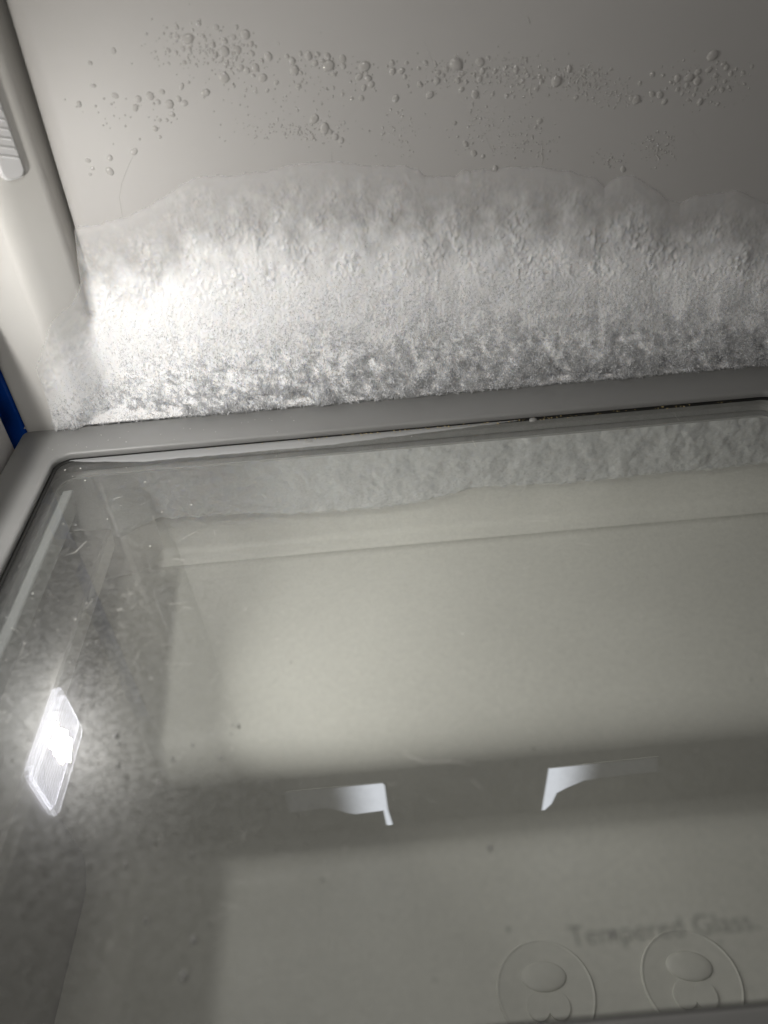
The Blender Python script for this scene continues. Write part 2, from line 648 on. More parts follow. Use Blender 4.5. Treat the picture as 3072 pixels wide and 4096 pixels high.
def inset(o, i, z, r):
    return ring(*((XO0 + o, XO1 - o, YO0 + o, YO1 - o) if not i else (XI0 - o, XI1 + o, YI0 - o, YI1 + o)), r, z)


fr = loft('frame', [inset(0, 0, -.020, .004), inset(0, 0, -.0016, .004), inset(.0004, 0, -.0006, .004), inset(.0014, 0, 0, .004),
                    inset(.0024, 1, .0, .0125), inset(.0012, 1, -.0003, .0115), inset(.0004, 1, -.001, .0108), inset(0, 1, -.0019, .0105), inset(.0004, 1, -.0040, .0105),
                    inset(.0004, 1, -.0044, .0105), inset(.0075, 1, -.0044, .016), inset(.0075, 1, -.0185, .016), inset(.002, 1, -.0186, .012), inset(.002, 1, -.020, .012)], M_frame, shelf)
mod = fr.modifiers.new('es', 'EDGE_SPLIT')
mod.split_angle = math.radians(50)
GZ = -.0052
pane = box('glass_pane', XI0 - .006, XI1 + .006, YI0 - .006, YI1 + .006, GZ - .004, GZ, M_glass)
keep(pane, shelf)
gk = loft('gasket', [inset(.0002, 1, -.0046, .0105), inset(-.0019, 1, GZ + .0001, .0095), inset(-.0019, 1, GZ + .0003, .0095), inset(.0002, 1, -.0042, .0105)], M_gasket, shelf)

# lettering on the glass
cu = bpy.data.curves.new('lettering', 'FONT')
cu.body = 'Tempered Glass.'
cu.size = .0084
cu.space_character = 1.02
tx = bpy.data.objects.new('lettering', cu)
C.objects.link(tx)
tx.location = (.0450, .0965, GZ + .0001)
bpy.context.view_layer.update()
dg = bpy.context.evaluated_depsgraph_get()
me = bpy.data.meshes.new_from_object(tx.evaluated_get(dg))
mw = tx.matrix_world.copy()
bpy.data.objects.remove(tx)
lt = bpy.data.objects.new('lettering', me)
C.objects.link(lt)
me.materials.clear()
me.materials.append(M_ink)
me.transform(mw)
keep(lt, pane)
lt.matrix_parent_inverse = Matrix.Translation(shelf.location).inverted() @ Matrix()
lt.parent = pane
lt.matrix_parent_inverse = Matrix()

# ------------------------------------------------------------------ wall lamp (left wall, seen mirrored in the glass)
lamp = empty('led_lamp', (XL, .30, .15))
tag(lamp, 'clear ribbed LED lamp on the left wall, mirrored in the glass', 'lamp')
LY0, LY1, LZ0, LZ1 = .265, .331, .127, .169
M_lens = emission('lamp_lens', (.88, .88, 1.0), 1)
nt = M_lens.node_tree
b = nt.nodes['Principled BSDF']
tc = N(nt, 'ShaderNodeTexCoord')
wv = N(nt, 'ShaderNodeTexWave', wave_type='BANDS', bands_direction='Z')
wv.inputs['Scale'].default_value = 105
wv.inputs['Distortion'].default_value = 1.5
wv.inputs['Detail'].default_value = 3
nt.links.new(tc.outputs['Object'], wv.inputs['Vector'])
mr = N(nt, 'ShaderNodeMapRange')
mr.inputs['To Min'].default_value = 2.0
mr.inputs['To Max'].default_value = 6.5
nt.links.new(wv.outputs['Fac'], mr.inputs['Value'])
nt.links.new(mr.outputs[0], b.inputs['Emission Strength'])


def ring_x(y0, y1, z0, z1, r, x, n=8):
    return [(x, p[0], p[1]) for p in [(q[0], q[1]) for q in ring(y0, y1, z0, z1, r, 0, n)]]


lens = loft('lens', [ring_x(LY0, LY1, LZ0, LZ1, .006, XL + .0001), ring_x(LY0, LY1, LZ0, LZ1, .006, XL + .003),
                     ring_x(LY0 + .002, LY1 - .002, LZ0 + .002, LZ1 - .002, .005, XL + .0042), ring_x(LY0 + .03, LY1 - .03, LZ0 + .018, LZ1 - .018, .001, XL + .0044)], M_lens, lamp, close=False)
M_rim = emission('lens_rim', (.9, .9, 1), 9)
loft('lens_rim', [ring_x(LY0 - .0006, LY1 + .0006, LZ0 - .0006, LZ1 + .0006, .0064, XL + .003), ring_x(LY0 + .001, LY1 - .001, LZ0 + .001, LZ1 - .001, .0055, XL + .0045)], M_rim, lamp, close=False)
M_chip = emission('led_chip', (1, .96, .84), 260)
for (yc, zc, ry, rz) in ((.3055, .1385, .0042, .0028), (.2955, .1475, .0036, .0062)):
    n = 20
    v = [(XL + .0052, yc + ry * math.cos(2 * math.pi * i / n), zc + rz * math.sin(2 * math.pi * i / n)) for i in range(n)]
    v += [(XL + .0046, p[1], p[2]) for p in v]
    o = mesh_obj('led_chip', v, [tuple(range(n))] + [(i, (i + 1) % n, n + (i + 1) % n, n + i) for i in range(n)], M_chip)
    keep(o, lamp)

for nm, en, col, tgt, spr in (('led_light', .29, (1, .985, .98), (.22, .40, -.12), 160), ('led_warm_light', .07, (1, .93, .74), (.06, .44, .08), 170)):
    la = area_lamp(nm, (XL + .0062, .300, .1435), tgt, (.019, .014), en, col, spr)
    keep(la, lamp)

# clear plate at the upper left, fixed to the duct
nrm = Vector((S.y - H_.y, -(S.x - H_.x))).normalized()      # faces right and to the front
along = (S - H_).normalized()
plate = empty('lens_plate', (-.182, .437, .17))
tag(plate, 'clear ribbed plastic lens plate at the upper left edge', 'lens plate')
M_clear = principled('frosted_clear_plastic', (.74, .74, .75), .22, .5)
SX, SY = S.x, S.y


def plate_pt(u, z, d):      # u: distance from the groove along the duct face
    p = S - along * u + nrm * d
    return (p.x, p.y, z)


def plate_ring(u0, u1, z0, z1, r, d):
    return [plate_pt(a, b_, d) for a, b_, _ in ring(u0, u1, z0, z1, r, 0, 6)]


loft('plate_body', [plate_ring(.0108, .0235, .1445, .22, .004, -.001), plate_ring(.0108, .0235, .1445, .22, .004, .0016), plate_ring(.0116, .0227, .1453, .2192, .0035, .0022),
                    plate_ring(.0165, .0180, .17, .19, .0005, .0022)], M_clear, plate, close=False, smooth=False)
for k in range(14):
    z = .153 + k * .0045
    v = [plate_pt(.0125, z, .0021), plate_pt(.0220, z + .0035, .0021), plate_pt(.0220, z + .0058, .0021), plate_pt(.0125, z + .0023, .0021),
         plate_pt(.0125, z + .001, .0029), plate_pt(.0220, z + .0045, .0029)]
    keep(mesh_obj('rib', v, [(0, 1, 5, 4), (2, 3, 4, 5), (0, 4, 3), (1, 2, 5)], M_clear), plate)

# ------------------------------------------------------------------ unproject helper for outlines traced on the wall plane
def wall_xz(px, py, y):
    d = Fw + (px - 1536) / 3077 * right - (py - 2048) / 3077 * up
    t = y / d.y
    return d.x * t, CAM_H + d.z * t


K = 3072 / 1659
top_px = [(75, 800), (95, 735), (110, 695), (140, 672), (165, 640), (172, 610), (166, 575), (158, 500), (190, 490), (270, 472), (330, 440), (400, 395), (430, 383), (520, 378), (600, 366), (640, 355), (720, 350), (800, 360), (870, 357), (905, 368), (918, 380),
          (985, 382), (1000, 368), (1050, 370), (1110, 362), (1170, 361), (1230, 370), (1290, 388), (1308, 405), (1330, 386), (1370, 380), (1410, 405),
          (1450, 436), (1470, 440), (1500, 426), (1560, 416), (1600, 415), (1640, 432), (1659, 441), (1800, 450)]
tx_, tz_ = [], []
for a, b_ in top_px:
    y = YB - .002
    for _ in range(4):
        x, z = wall_xz(a * K, b_ * K, y)
        y = float(base_y(np.array(x))) - .002
    tx_.append(x); tz_.append(z)
o_ = np.argsort(tx_)
tx_ = np.array(tx_)[o_]; tz_ = np.array(tz_)[o_]


def ztop(x):
    z = np.interp(x, tx_, tz_, left=-.02)
    return z + .0008 * fbm(x * 160, x * 0 + 3.3, 3, 5)


# ------------------------------------------------------------------ ice on the back wall
def ice_sheet(name, x0, x1, z0, z1, step, frost_f, thick_f, mat, parent, zb):
    nx, nz = int((x1 - x0) / step), int((z1 - z0) / step)
    gx, gz = np.meshgrid(np.linspace(x0, x1, nx), np.linspace(z0, z1, nz))
    t = thick_f(gx, gz)
    y = ice_base(gx) - t
    zz = gz.copy()
    co = np.stack([gx, y, zz], -1)
    # tuck the lowest rows back under the overhang
    under = co[0:1].copy()
    under[..., 1] = ice_base(gx[0:1]) + .002
    under[..., 2] -= .0005
    co = np.concatenate([under, co], 0)
    t = np.concatenate([np.maximum(t[0:1], .001), t], 0)
    nz += 1
    idx = np.arange(nx * nz).reshape(nz, nx)
    q = np.stack([idx[:-1, :-1], idx[:-1, 1:], idx[1:, 1:], idx[1:, :-1]], -1).reshape(-1, 4)
    tt = np.stack([t[:-1, :-1], t[:-1, 1:], t[1:, 1:], t[1:, :-1]], -1).reshape(-1, 4).max(1)
    q = q[tt > -.0012]
    used = np.unique(q)
    mp = np.full(nx * nz, -1); mp[used] = np.arange(len(used))
    o = big_mesh(name, co.reshape(-1, 3)[used], mp[q], mat, parent)
    if frost_f is not None:
        p = co.reshape(-1, 3)[used]
        at = o.data.attributes.new('frost', 'FLOAT', 'POINT')
        at.data.foreach_set('value', frost_f(p[:, 0], p[:, 2]).astype(np.float32))
    return o


ZB = .0005


def ice_thick(x, z):
    zt = ztop(x)
    h = np.maximum(zt - ZB, .01)
    d = zt - z
    v = np.clip((z - ZB) / h, 0, 1.2)
    rightness = sstep(-.05, .15, x)
    leftfade = sstep(-.222, -.105, x)
    body = .0012 + .0016 * rightness + (.0245 - .0015 * rightness) * np.clip(1 - v, 0, 1) ** 1.8
    body *= .20 + .80 * leftfade
    # rim: bulges over on the right, feathers on the left
    rim = np.clip(d / (.0035 + .003 * rightness), -1, 1)
    rim = np.sign(rim) * np.sqrt(np.abs(rim))
    jag = .0016 * fbm(x * 260, x * 0, 3, 9) + .0008 * perlin(x * 900, z * 300, 4)
    lumps = .0006 * fbm(x * 42, z * 36, 2, 21) * sstep(0, .02, d)
    pebble = np.maximum(0, perlin(x * 260, z * 230, 31) + .1) * .00065 + np.maximum(0, perlin(x * 560, z * 480, 33)) * .0007 + fbm(x * 700, z * 520, 2, 37) * .00018
    pebble = pebble * (.5 + .8 * sstep(-.25, .35, fbm(x * 60, z * 50, 2, 35)))
    midw = sstep(.001, .012, d) * sstep(.40, .60, v) * (1 - .5 * rightness * sstep(.75, .9, v))
    cl = fbm(x * 115 + 2 * z * 60, z * 95, 3, 51, .5)
    clump = (cl * .0022 - np.maximum(0, -cl - .35) * .005) * (1 - sstep(.02, .36, v)) * leftfade
    grain = (fbm(x * 640, z * 640, 2, 61, .6) * .00035 + np.abs(perlin(x * 1150, z * 1000, 63)) * .00025) * (1 - sstep(.45, .65, v)) * (.35 + .65 * leftfade)
    t = (body + lumps + pebble * midw + clump + grain)
    t = np.where(rim > 0, np.maximum(t, .0006) * rim, rim * .004)
    t = np.where(rim > 0, np.maximum(t, (ice_base(x) - .4214) * (1 - sstep(.0, .10, v)) * sstep(-.2215, -.215, x)), t)
    return np.minimum(t, .0275 + jag)


def frost_amount(x, z):      # 0 clear glaze, 1 opaque white frost
    zt = ztop(x)
    v = (z - ZB) / np.maximum(zt - ZB, .01)
    n = fbm(x * 70, z * 60, 4, 91) * .10
    f = 1 - sstep(.55, .95, v + n)
    f = f * (.6 + .4 * sstep(-.215, -.150, x + fbm(x * 40, z * 40, 3, 95) * .012))
    return np.clip(f, 0, 1)


ice = empty('wall_ice', (.03, .44, .06))
tag(ice, 'thick white ice and frost grown on the rear wall above the shelf', 'ice')
sheet = ice_sheet('ice_sheet', -.2225, .31, ZB, .160, .00062, frost_amount, ice_thick, M_film, ice, ZB)
keep(sheet, ice)


def crystals(name, n, sampler, length, width, mat, parent, seed):
    r = np.random.default_rng(seed)
    p, nrm_, sc = sampler(n, r)
    m = len(p)
    d = nrm_ + r.normal(0, .75, (m, 3))
    d /= np.linalg.norm(d, axis=1)[:, None]
    a = np.cross(d, r.normal(0, 1, (m, 3)))
    a /= np.linalg.norm(a, axis=1)[:, None]
    b_ = np.cross(d, a)
    L = (length * r.uniform(.35, 1.25, m) * sc)[:, None]
    Wd = (width * r.uniform(.5, 1.5, m) * sc)[:, None]
    base = p - d * L * .25
    v = np.stack([base, base + d * L * .62 + a * Wd, base + d * L * .62 - a * Wd * .6 + b_ * Wd * .35, base + d * L * .55 - b_ * Wd * .7, base + d * L], 1)
    fc = np.array([(0, 1, 2), (0, 2, 3), (0, 3, 1), (4, 2, 1), (4, 3, 2), (4, 1, 3)])
    f = (np.arange(m)[:, None, None] * 5 + fc[None]).reshape(-1, 3)
    o = big_mesh(name, v.reshape(-1, 3), f, mat, None, False)
    tag(o, None, None, kind='stuff')
    return keep(o, parent)


def frost_sampler(n, r):
    x = r.uniform(-.205, .31, n * 4)
    u = r.uniform(0, 1, n * 4)
    zt = ztop(x)
    z = ZB + (zt - ZB) * u * .8
    v = u * .8
    dens = (1 - .95 * sstep(.30, .64, v)) * (1 - sstep(.6, .8, v)) * (.35 + .65 * sstep(-.2, 0., fbm(x * 130, z * 90, 3, 71))) * (.30 + .70 * sstep(-.20, -.10, x))
    dens = dens * (.55 + .45 * sstep(-.1, .05, x) + .5 * (1 - sstep(0, .2, v)))
    k = r.uniform(0, 1, n * 4) < dens
    x, z, v = x[k][:n], z[k][:n], v[k][:n]
    e = .0006
    t = ice_thick(x, z)
    gx = (ice_thick(x + e, z) - t) / e
    gz = (ice_thick(x, z + e) - t) / e
    nn = np.stack([gx * .4, -np.ones_like(x), -(-gz) * .4 - .35], -1)
    nn /= np.linalg.norm(nn, axis=1)[:, None]
    p = np.stack([x, ice_base(x) - t, z], -1)
    sc = .6 + .7 * (1 - sstep(.05, .45, v))
    sc = sc * np.where(r.uniform(0, 1, len(x)) < .03, 1.9, 1.)
    return p, nn, sc


crystals('frost', 80000, frost_sampler, .0023, .00026, M_frost, ice, 11)


def fringe_sampler(n, r):
    x = r.uniform(-.214, .31, n)
    z = ZB + np.abs(r.normal(0, .007, n))
    t = ice_thick(x, z)
    k = fbm(x * 150, z * 120, 3, 75) > -.12
    x, z, t = x[k], z[k], t[k]
    n = len(x)
    p = np.stack([x, ice_base(x) - t - r.uniform(-.001, .0016, n) + (z < ZB + .001) * r.uniform(0, .006, n), z - r.uniform(0, .001, n)], -1)
    nn = np.stack([r.normal(0, .3, n), -np.ones(n), -.7 * np.ones(n)], -1)
    nn /= np.linalg.norm(nn, axis=1)[:, None]
    return p, nn, (.5 + .6 * sstep(-.17, -.05, x))


crystals('frost_fringe', 26000, fringe_sampler, .0022, .00024, M_frost, ice, 12)

# ------------------------------------------------------------------ ice below the shelf
low_px = [(540, 1115), (640, 1117), (760, 1108), (860, 1100), (930, 1085), (990, 1070), (1040, 1058), (1130, 1055), (1220, 1050), (1330, 1040), (1420, 1030), (1560, 1018), (1659, 1006), (1900, 990)]
lx, lz = zip(*[wall_xz(a * K, b_ * K, YB - .006) for a, b_ in low_px])
lx = (-.20,) + lx
lz = (lz[0] + .004,) + lz


def zlow(x):
    return np.interp(x, lx, lz) + .0015 * fbm(x * 120, x * 0 + 7, 3, 77)


def low_thick(x, z):
    d = z - zlow(x)
    rim = np.clip(d / .006, -1, 1)
    rim = np.sign(rim) * np.sqrt(np.abs(rim))
    v = np.clip(d / .1, 0, 1)
    t = .0085 + .006 * v + .0014 * fbm(x * 60, z * 60, 3, 81) + .0003 * fbm(x * 420, z * 320, 3, 83) * (1 - .7 * v)
    t = t * sstep(-.222, -.14, x) * .9 + .0006
    return np.where(rim > 0, np.maximum(t, .0005) * rim, rim * .004)


low_ice = empty('wall_ice', (.03, .44, -.06))
tag(low_ice, 'dim layer of ice on the rear wall seen through the glass shelf', 'ice')
keep(ice_sheet('ice_sheet', -.2225, .31, -.135, -.004, .0009, None, low_thick, M_ice, low_ice, -.12), low_ice)


def low_sampler(n, r):
    x = r.uniform(-.15, .31, n)
    z = zlow(x) + np.abs(r.normal(0, .022, n)) + .001
    k = z < -.01
    x, z = x[k], z[k]
    t = low_thick(x, z)
    nn = np.stack([x * 0, -np.ones_like(x), x * 0 - .2], -1)
    return np.stack([x, ice_base(x) - t, z], -1), nn, np.full(len(x), 1.)


crystals('frost', 7000, low_sampler, .0015, .00022, M_frost, low_ice, 13)

# ------------------------------------------------------------------ water droplets on the back wall
def drop_mesh(name, flat):
    bm = bmesh.new()
    n, m = 16, 6
    rings = []
    for j in range(m + 1):
        a = math.pi / 2 * j / m
        r, h = math.sin(a), math.cos(a) ** .9 * flat
        rings.append([bm.verts.new((r * math.cos(2 * math.pi * i / n), -h, r * math.sin(2 * math.pi * i / n) * 1.06)) for i in range(n)] if j else [bm.verts.new((0, -h, 0))])
    for a, b_ in zip(rings, rings[1:]):
        for i in range(n):
            if len(a) == 1:
                bm.faces.new((a[0], b_[(i + 1) % n], b_[i]))
            else:
                bm.faces.new((a[i], a[(i + 1) % n], b_[(i + 1) % n], b_[i]))
    o = bm_obj(name, bm, M_water, None, True)
    me = o.data
    bpy.data.objects.remove(o)
    return me


DM = [drop_mesh('water_droplet', f) for f in (.34, .42, .38)]
Z1 = 1536 / 1659


def wpt(px, py):
    return wall_xz(px, py, YB)


# explicit larger drops: (px, py, diameter px) on the photograph
A = [(491, 220, 22), (390, 272, 16), (403, 370, 20), (497, 413, 24), (342, 450, 20), (597, 428, 26), (648, 415, 30), (585, 466, 24), (700, 396, 22), (682, 440, 20),
     (732, 450, 32), (772, 428, 20), (797, 445, 26), (744, 494, 20), (690, 518, 14), (720, 520, 14), (671, 556, 20), (690, 592, 14), (580, 655, 26), (380, 693, 20), (400, 728, 16), (390, 754, 14),
     (475, 682, 22), (474, 740, 30), (810, 168, 40), (762, 117, 18), (858, 103, 18), (934, 118, 20), (1022, 118, 16), (1060, 150, 30), (1008, 160, 20), (970, 176, 24),
     (875, 156, 20), (765, 158, 18), (920, 195, 20), (970, 222, 34), (1025, 212, 28), (930, 242, 22), (820, 214, 18), (790, 212, 18), (728, 218, 16), (760, 228, 16),
     (1090, 232, 18), (1085, 190, 18), (1130, 262, 20), (1160, 244, 30), (1105, 292, 24), (1068, 304, 22), (1042, 292, 22), (978, 272, 18), (1135, 337, 30), (968, 335, 36), (888, 400, 30),
     (784, 373, 22), (1195, 356, 18), (795, 270, 16), (1095, 326, 16), (1105, 396, 14), (1155, 392, 14)]
B = [(1262, 262, 26), (1240, 244, 16), (1272, 304, 34), (1298, 232, 16), (1333, 241, 32), (1372, 234, 18), (1415, 244, 24), (1392, 268, 24), (1362, 274, 22), (1420, 284, 40), (1480, 254, 26), (1484, 286, 18),
     (1575, 288, 38), (1552, 332, 26), (1590, 338, 28), (1605, 365, 22), (1572, 380, 22), (1562, 425, 18), (1520, 426, 14), (1440, 380, 14), (1408, 384, 14), (1290, 373, 20), (1480, 407, 14), (1442, 322, 18), (1300, 314, 16),
     (1358, 515, 34), (1402, 555, 38), (1450, 592, 26), (1475, 607, 22), (1425, 570, 20), (1290, 558, 14), (1230, 578, 14), (1105, 590, 14), (1350, 596, 18)]
D = [(35, 272, 22), (37, 308, 26), (75, 306, 26), (98, 272, 14), (90, 332, 16), (50, 426, 26), (150, 296, 16), (155, 364, 22), (198, 410, 28), (180, 272, 20), (230, 350, 24), (235, 314, 18), (268, 298, 22), (312, 278, 46), (255, 326, 18), (318, 348, 26), (340, 318, 16), (355, 354, 16),
     (393, 408, 30), (335, 387, 20), (416, 268, 30), (450, 250, 14), (425, 308, 20), (442, 328, 18), (414, 342, 22), (390, 322, 16), (470, 407, 14), (480, 307, 20), (526, 292, 18), (570, 302, 24), (598, 350, 18), (530, 414, 18), (560, 417, 14), (622, 326, 14), (612, 256, 16), (595, 250, 14), (672, 330, 14), (680, 350, 16), (700, 302, 14), (660, 382, 20), (745, 352, 38),
     (800, 298, 26), (865, 306, 16), (905, 318, 14), (980, 300, 14), (830, 422, 18), (305, 532, 18), (352, 622, 26), (388, 662, 24), (480, 728, 26), (428, 676, 16), (672, 524, 22), (655, 550, 14), (1033, 732, 24)]
Fd = [(1160, 322, 22), (1205, 326, 16), (1105, 360, 16), (1068, 424, 22), (1090, 430, 32), (1158, 406, 26), (1192, 410, 30), (1212, 440, 22), (1268, 338, 28), (1318, 337, 36), (1356, 312, 24), (1354, 350, 32), (1404, 302, 24), (1420, 240, 40), (1432, 326, 18), (1468, 276, 20), (1480, 292, 22), (1268, 388, 18), (1308, 368, 18), (1288, 406, 14), (1348, 386, 16), (1340, 410, 14), (1365, 440, 28), (1422, 382, 20), (1460, 388, 20), (1490, 378, 14), (1498, 318, 20), (1552, 314, 18), (1442, 450, 16), (1590, 288, 14), (1472, 352, 18), (1395, 412, 14), (1240, 356, 14), (1315, 432, 14), (1558, 364, 14), (1520, 300, 14)]
dn = 0


def place_drops(lst, ox, label, group):
    global dn
    for px, py, dm in lst:
        X_, Y_ = ox + px * Z1, py * Z1
        x, z = wpt(X_, Y_)
        if x < XS + .014:
            continue
        rad = dm * Z1 / 2 / 3077 * .53 * .84
        o = bpy.data.objects.new('water_droplet', DM[dn % 3])
        C.objects.link(o)
        o.location = (x, YB, z)
        o.scale = (rad * random.uniform(.9, 1.05), rad, rad * random.uniform(.95, 1.15))
        o.rotation_euler = (0, random.uniform(-1.5, 1.5), 0)
        o.scale.x *= random.uniform(.82, 1.12)
        size = 'large' if dm >= 30 else 'medium' if dm >= 20 else 'small'
        tag(o, label.replace('clear', size + ' clear'), 'droplet', group)
        dn += 1


place_drops(A, 0, 'clear water droplet in the scattered cluster on the rear wall nearest the corner duct', 'droplets nearest the corner duct')
place_drops(B, 0, 'clear water droplet on the rear wall between the duct-side and middle clusters', 'droplets left of the middle')
place_drops(D, 1536, 'clear water droplet in the long middle row above the thickest ice', 'droplets in the middle row')
place_drops(Fd, 1536, 'clear water droplet in the cluster far from the duct, at the dim end', 'droplets at the dim end')

# fine condensation: too many to count
FINE = [((860, 200), (230, 110), 260), ((1000, 260), (170, 110), 220), ((1420, 300), (220, 90), 90), ((1330, 560), (180, 70), 170), ((1100, 560), (140, 70), 60), ((560, 470), (230, 110), 60),
        ((1536 + 330, 320), (260, 90), 260), ((1536 + 600, 330), (170, 90), 260), ((1536 + 850, 350), (170, 70), 330), ((1536 + 450, 560), (150, 110), 160), ((1536 + 640, 610), (120, 90), 120),
        ((1536 + 1180, 640), (90, 70), 170), ((1536 + 1390, 350), (190, 110), 170), ((1536 + 1000, 420), (120, 60), 90), ((1536 + 60, 570), (120, 110), 100), ((1536 + 980, 690), (80, 40), 60), ((1240, 420), (330, 90), 90)]
u8 = bmesh.new()
bmesh.ops.create_icosphere(u8, subdivisions=1, radius=1)
iv = np.array([tuple(v.co) for v in u8.verts]); it = np.array([[v.index for v in f.verts] for f in u8.faces])
u8.free()
iv[:, 1] = np.minimum(iv[:, 1], .15)
vs_, fs_ = [], []
cnt = 0
for (cx, cy), (sx, sy), n in FINE:
    for _ in range(int(n * .6)):
        ox_ = 1536 if cx >= 1536 else 0
        px = ox_ + (cx - ox_ + random.gauss(0, .48) * sx) * Z1
        py = (cy + random.gauss(0, .48) * sy) * Z1
        x, z = wpt(px, py)
        if x < XS + .014 or z < float(ztop(np.array([x]))[0]) + .004:
            continue
        rad = random.choice((1.8, 2.2, 2.6, 3, 3.5, 4.5)) * Z1 / 3077 * .53
        vs_.append(iv * np.array([rad, rad * .38, rad]) + np.array([x, YB, z]))
        fs_.append(it + cnt * len(iv))
        cnt += 1
cond = big_mesh('condensation', np.concatenate(vs_), np.concatenate(fs_), M_water)
tag(cond, 'fine mist of condensation beads between the larger droplets', 'condensation', kind='stuff')


# ------------------------------------------------------------------ marks on the wall: runs, hairs and scratches
def tube(name, pts, r, mat, parent=None, n=5):
    v, f = [], []
    P = [Vector(p) for p in pts]
    for i, p in enumerate(P):
        t = (P[min(i + 1, len(P) - 1)] - P[max(i - 1, 0)]).normalized()
        a = t.orthogonal().normalized()
        b_ = t.cross(a)
        k = r * (.35 + .65 * math.sin(math.pi * (i + .5) / len(P)))
        for j in range(n):
            q = 2 * math.pi * j / n
            v.append(p + (a * math.cos(q) + b_ * math.sin(q)) * k)
    for i in range(len(P) - 1):
        for j in range(n):
            f.append((i * n + j, i * n + (j + 1) % n, (i + 1) * n + (j + 1) % n, (i + 1) * n + j))
    f.append(tuple(range(n)))
    f.append(tuple(range((len(P) - 1) * n, len(P) * n)))
    return mesh_obj(name, v, f, mat, parent, True)


def wline(name, pxs, r, mat, label, cat, group=None):
    pts = []
    for a, b_ in pxs:
        x, z = wall_xz(a, b_, YB)
        pts.append((x, YB + r * .55, z))
    return tag(tube(name, pts, r, mat), label, cat, group)


wline('water_run', [(545, 600), (515, 660), (488, 730), (478, 790), (487, 850), (498, 900)], .00035, M_water, 'curved thin water run above the near end of the ice', 'water run')
wline('water_run', [(2167, 545), (2168, 600), (2171, 640), (2166, 665)], .00055, M_water, 'short straight water run ending on the top rim of the ice', 'water run')
wline('water_run', [(1325, 600), (1328, 640), (1330, 665)], .0003, M_water, 'tiny water run touching the yellowish ice rim', 'water run')
wline('scratch', [(1698, 165), (1715, 210), (1733, 250)], .00022, M_liner, 'short slanting scratch above the middle droplet row', 'scratch')
wline('scratch', [(1706, 300), (1700, 360), (1690, 435)], .00022, M_liner, 'long upright scratch through the middle droplet row', 'scratch')
wline('scratch', [(1820, 370), (1880, 450), (1935, 540), (1985, 630)], .00022, M_liner, 'long slanting scratch between droplets and ice rim', 'scratch')
wline('water_run', [(2108, 65), (2116, 80), (2120, 95)], .0006, M_water, 'lone streak of water near the top of the wall', 'water run')
wline('water_run', [(2124, 385), (2118, 365), (2128, 330)], .0008, M_water, 'fat slanting streak of water beside the biggest droplets', 'water run')
wline('scratch', [(2750, 500), (2775, 530), (2800, 565)], .0002, M_liner, 'faint short scratch at the dim end of the wall', 'scratch')

# ------------------------------------------------------------------ dust, crumbs and drops on the shelf
def glass_pt(px, py, z):
    d = Fw + (px - 1536) / 3077 * right - (py - 2048) / 3077 * up
    t = (z - CAM_H) / d.z
    return Vector((d.x * t, d.y * t, z))


# crumbs along the rear gasket
crv = []


def chip(name, p, r, mat, flat=.6):
    bm = bmesh.new()
    bmesh.ops.create_icosphere(bm, subdivisions=1, radius=1)
    for v in bm.verts:
        v.co *= random.uniform(.6, 1.2)
        v.co.x *= random.uniform(.7, 1.6)
    bmesh.ops.scale(bm, verts=bm.verts, vec=(r, r, r * flat))
    bmesh.ops.rotate(bm, verts=bm.verts, matrix=Matrix.Rotation(random.uniform(0, 6.3), 3, 'Z'))
    bmesh.ops.translate(bm, verts=bm.verts, vec=p)
    return bm


def scatter(name, spots, mat, label, cat):
    big = bmesh.new()
    for p, r in spots:
        b_ = chip('', p, r, mat)
        me_ = bpy.data.meshes.new('t')
        b_.to_mesh(me_)
        big.from_mesh(me_)
        b_.free()
        bpy.data.meshes.remove(me_)
    return tag(bm_obj(name, big, mat), label, cat, kind='stuff')


scatter('crumbs', [((random.triangular(-.12, .24, .05), YI1 - random.uniform(.0004, .0028), GZ + random.uniform(.0002, .0012)), random.uniform(.0002, .00055)) for _ in range(170)],
        M_crumb, 'tiny brown crumbs caught along the rear edge of the glass', 'crumbs')
lint = []
for px, py in [(505, 1870), (322, 1873), (340, 1921), (580, 1927), (677, 1925), (483, 2022), (253, 2096), (303, 2100), (429, 2076), (548, 2182), (647, 2048), (765, 2019), (1233, 2010), (1170, 2435), (800, 2500), (1108, 2555), (1035, 2560), (230, 2520), (140, 2500), (1850, 2535),
                (90, 2108), (85, 2145), (2050, 1900), (2330, 1775), (2550, 1775), (3015, 1990), (2950, 1890), (260, 1880), (290, 1905), (180, 1860), (600, 2185)]:
    lint.append((glass_pt(px, py, GZ + .0002), random.uniform(.0002, .0005)))
for _ in range(150):
    lint.append((Vector((random.uniform(-.19, .20), random.uniform(.09, .385), GZ + .0001)), random.uniform(.00008, .00028)))
for _ in range(40):
    lint.append((Vector((random.triangular(-.19, -.06, -.16), random.uniform(.15, .28), GZ + .0001)), random.uniform(.0002, .0005)))
for _ in range(28):
    lint.append((Vector((random.uniform(-.20, -.05), random.uniform(.394, .412), .0001)), random.uniform(.0001, .0003)))
scatter('dust', lint, M_lint, 'pale dust specks lying on the glass and frame', 'dust')
scatter('dark_specks', [(glass_pt(px, py, GZ + .0002), r) for px, py, r in [(2033, 3718, .0006), (2135, 2996, .0004), (1290, 3520, .0005), (1280, 3640, .0003), (1960, 3400, .0005), (1190, 3860, .0002), (1740, 3920, .0004), (2880, 3772, .0004), (840, 3700, .0004), (3005, 2718, .0004)]],
        M_speck, 'small dark specks of dirt on the glass', 'dirt')

M_clearwater = principled('clear_water', (.30, .30, .29), .05, .6)


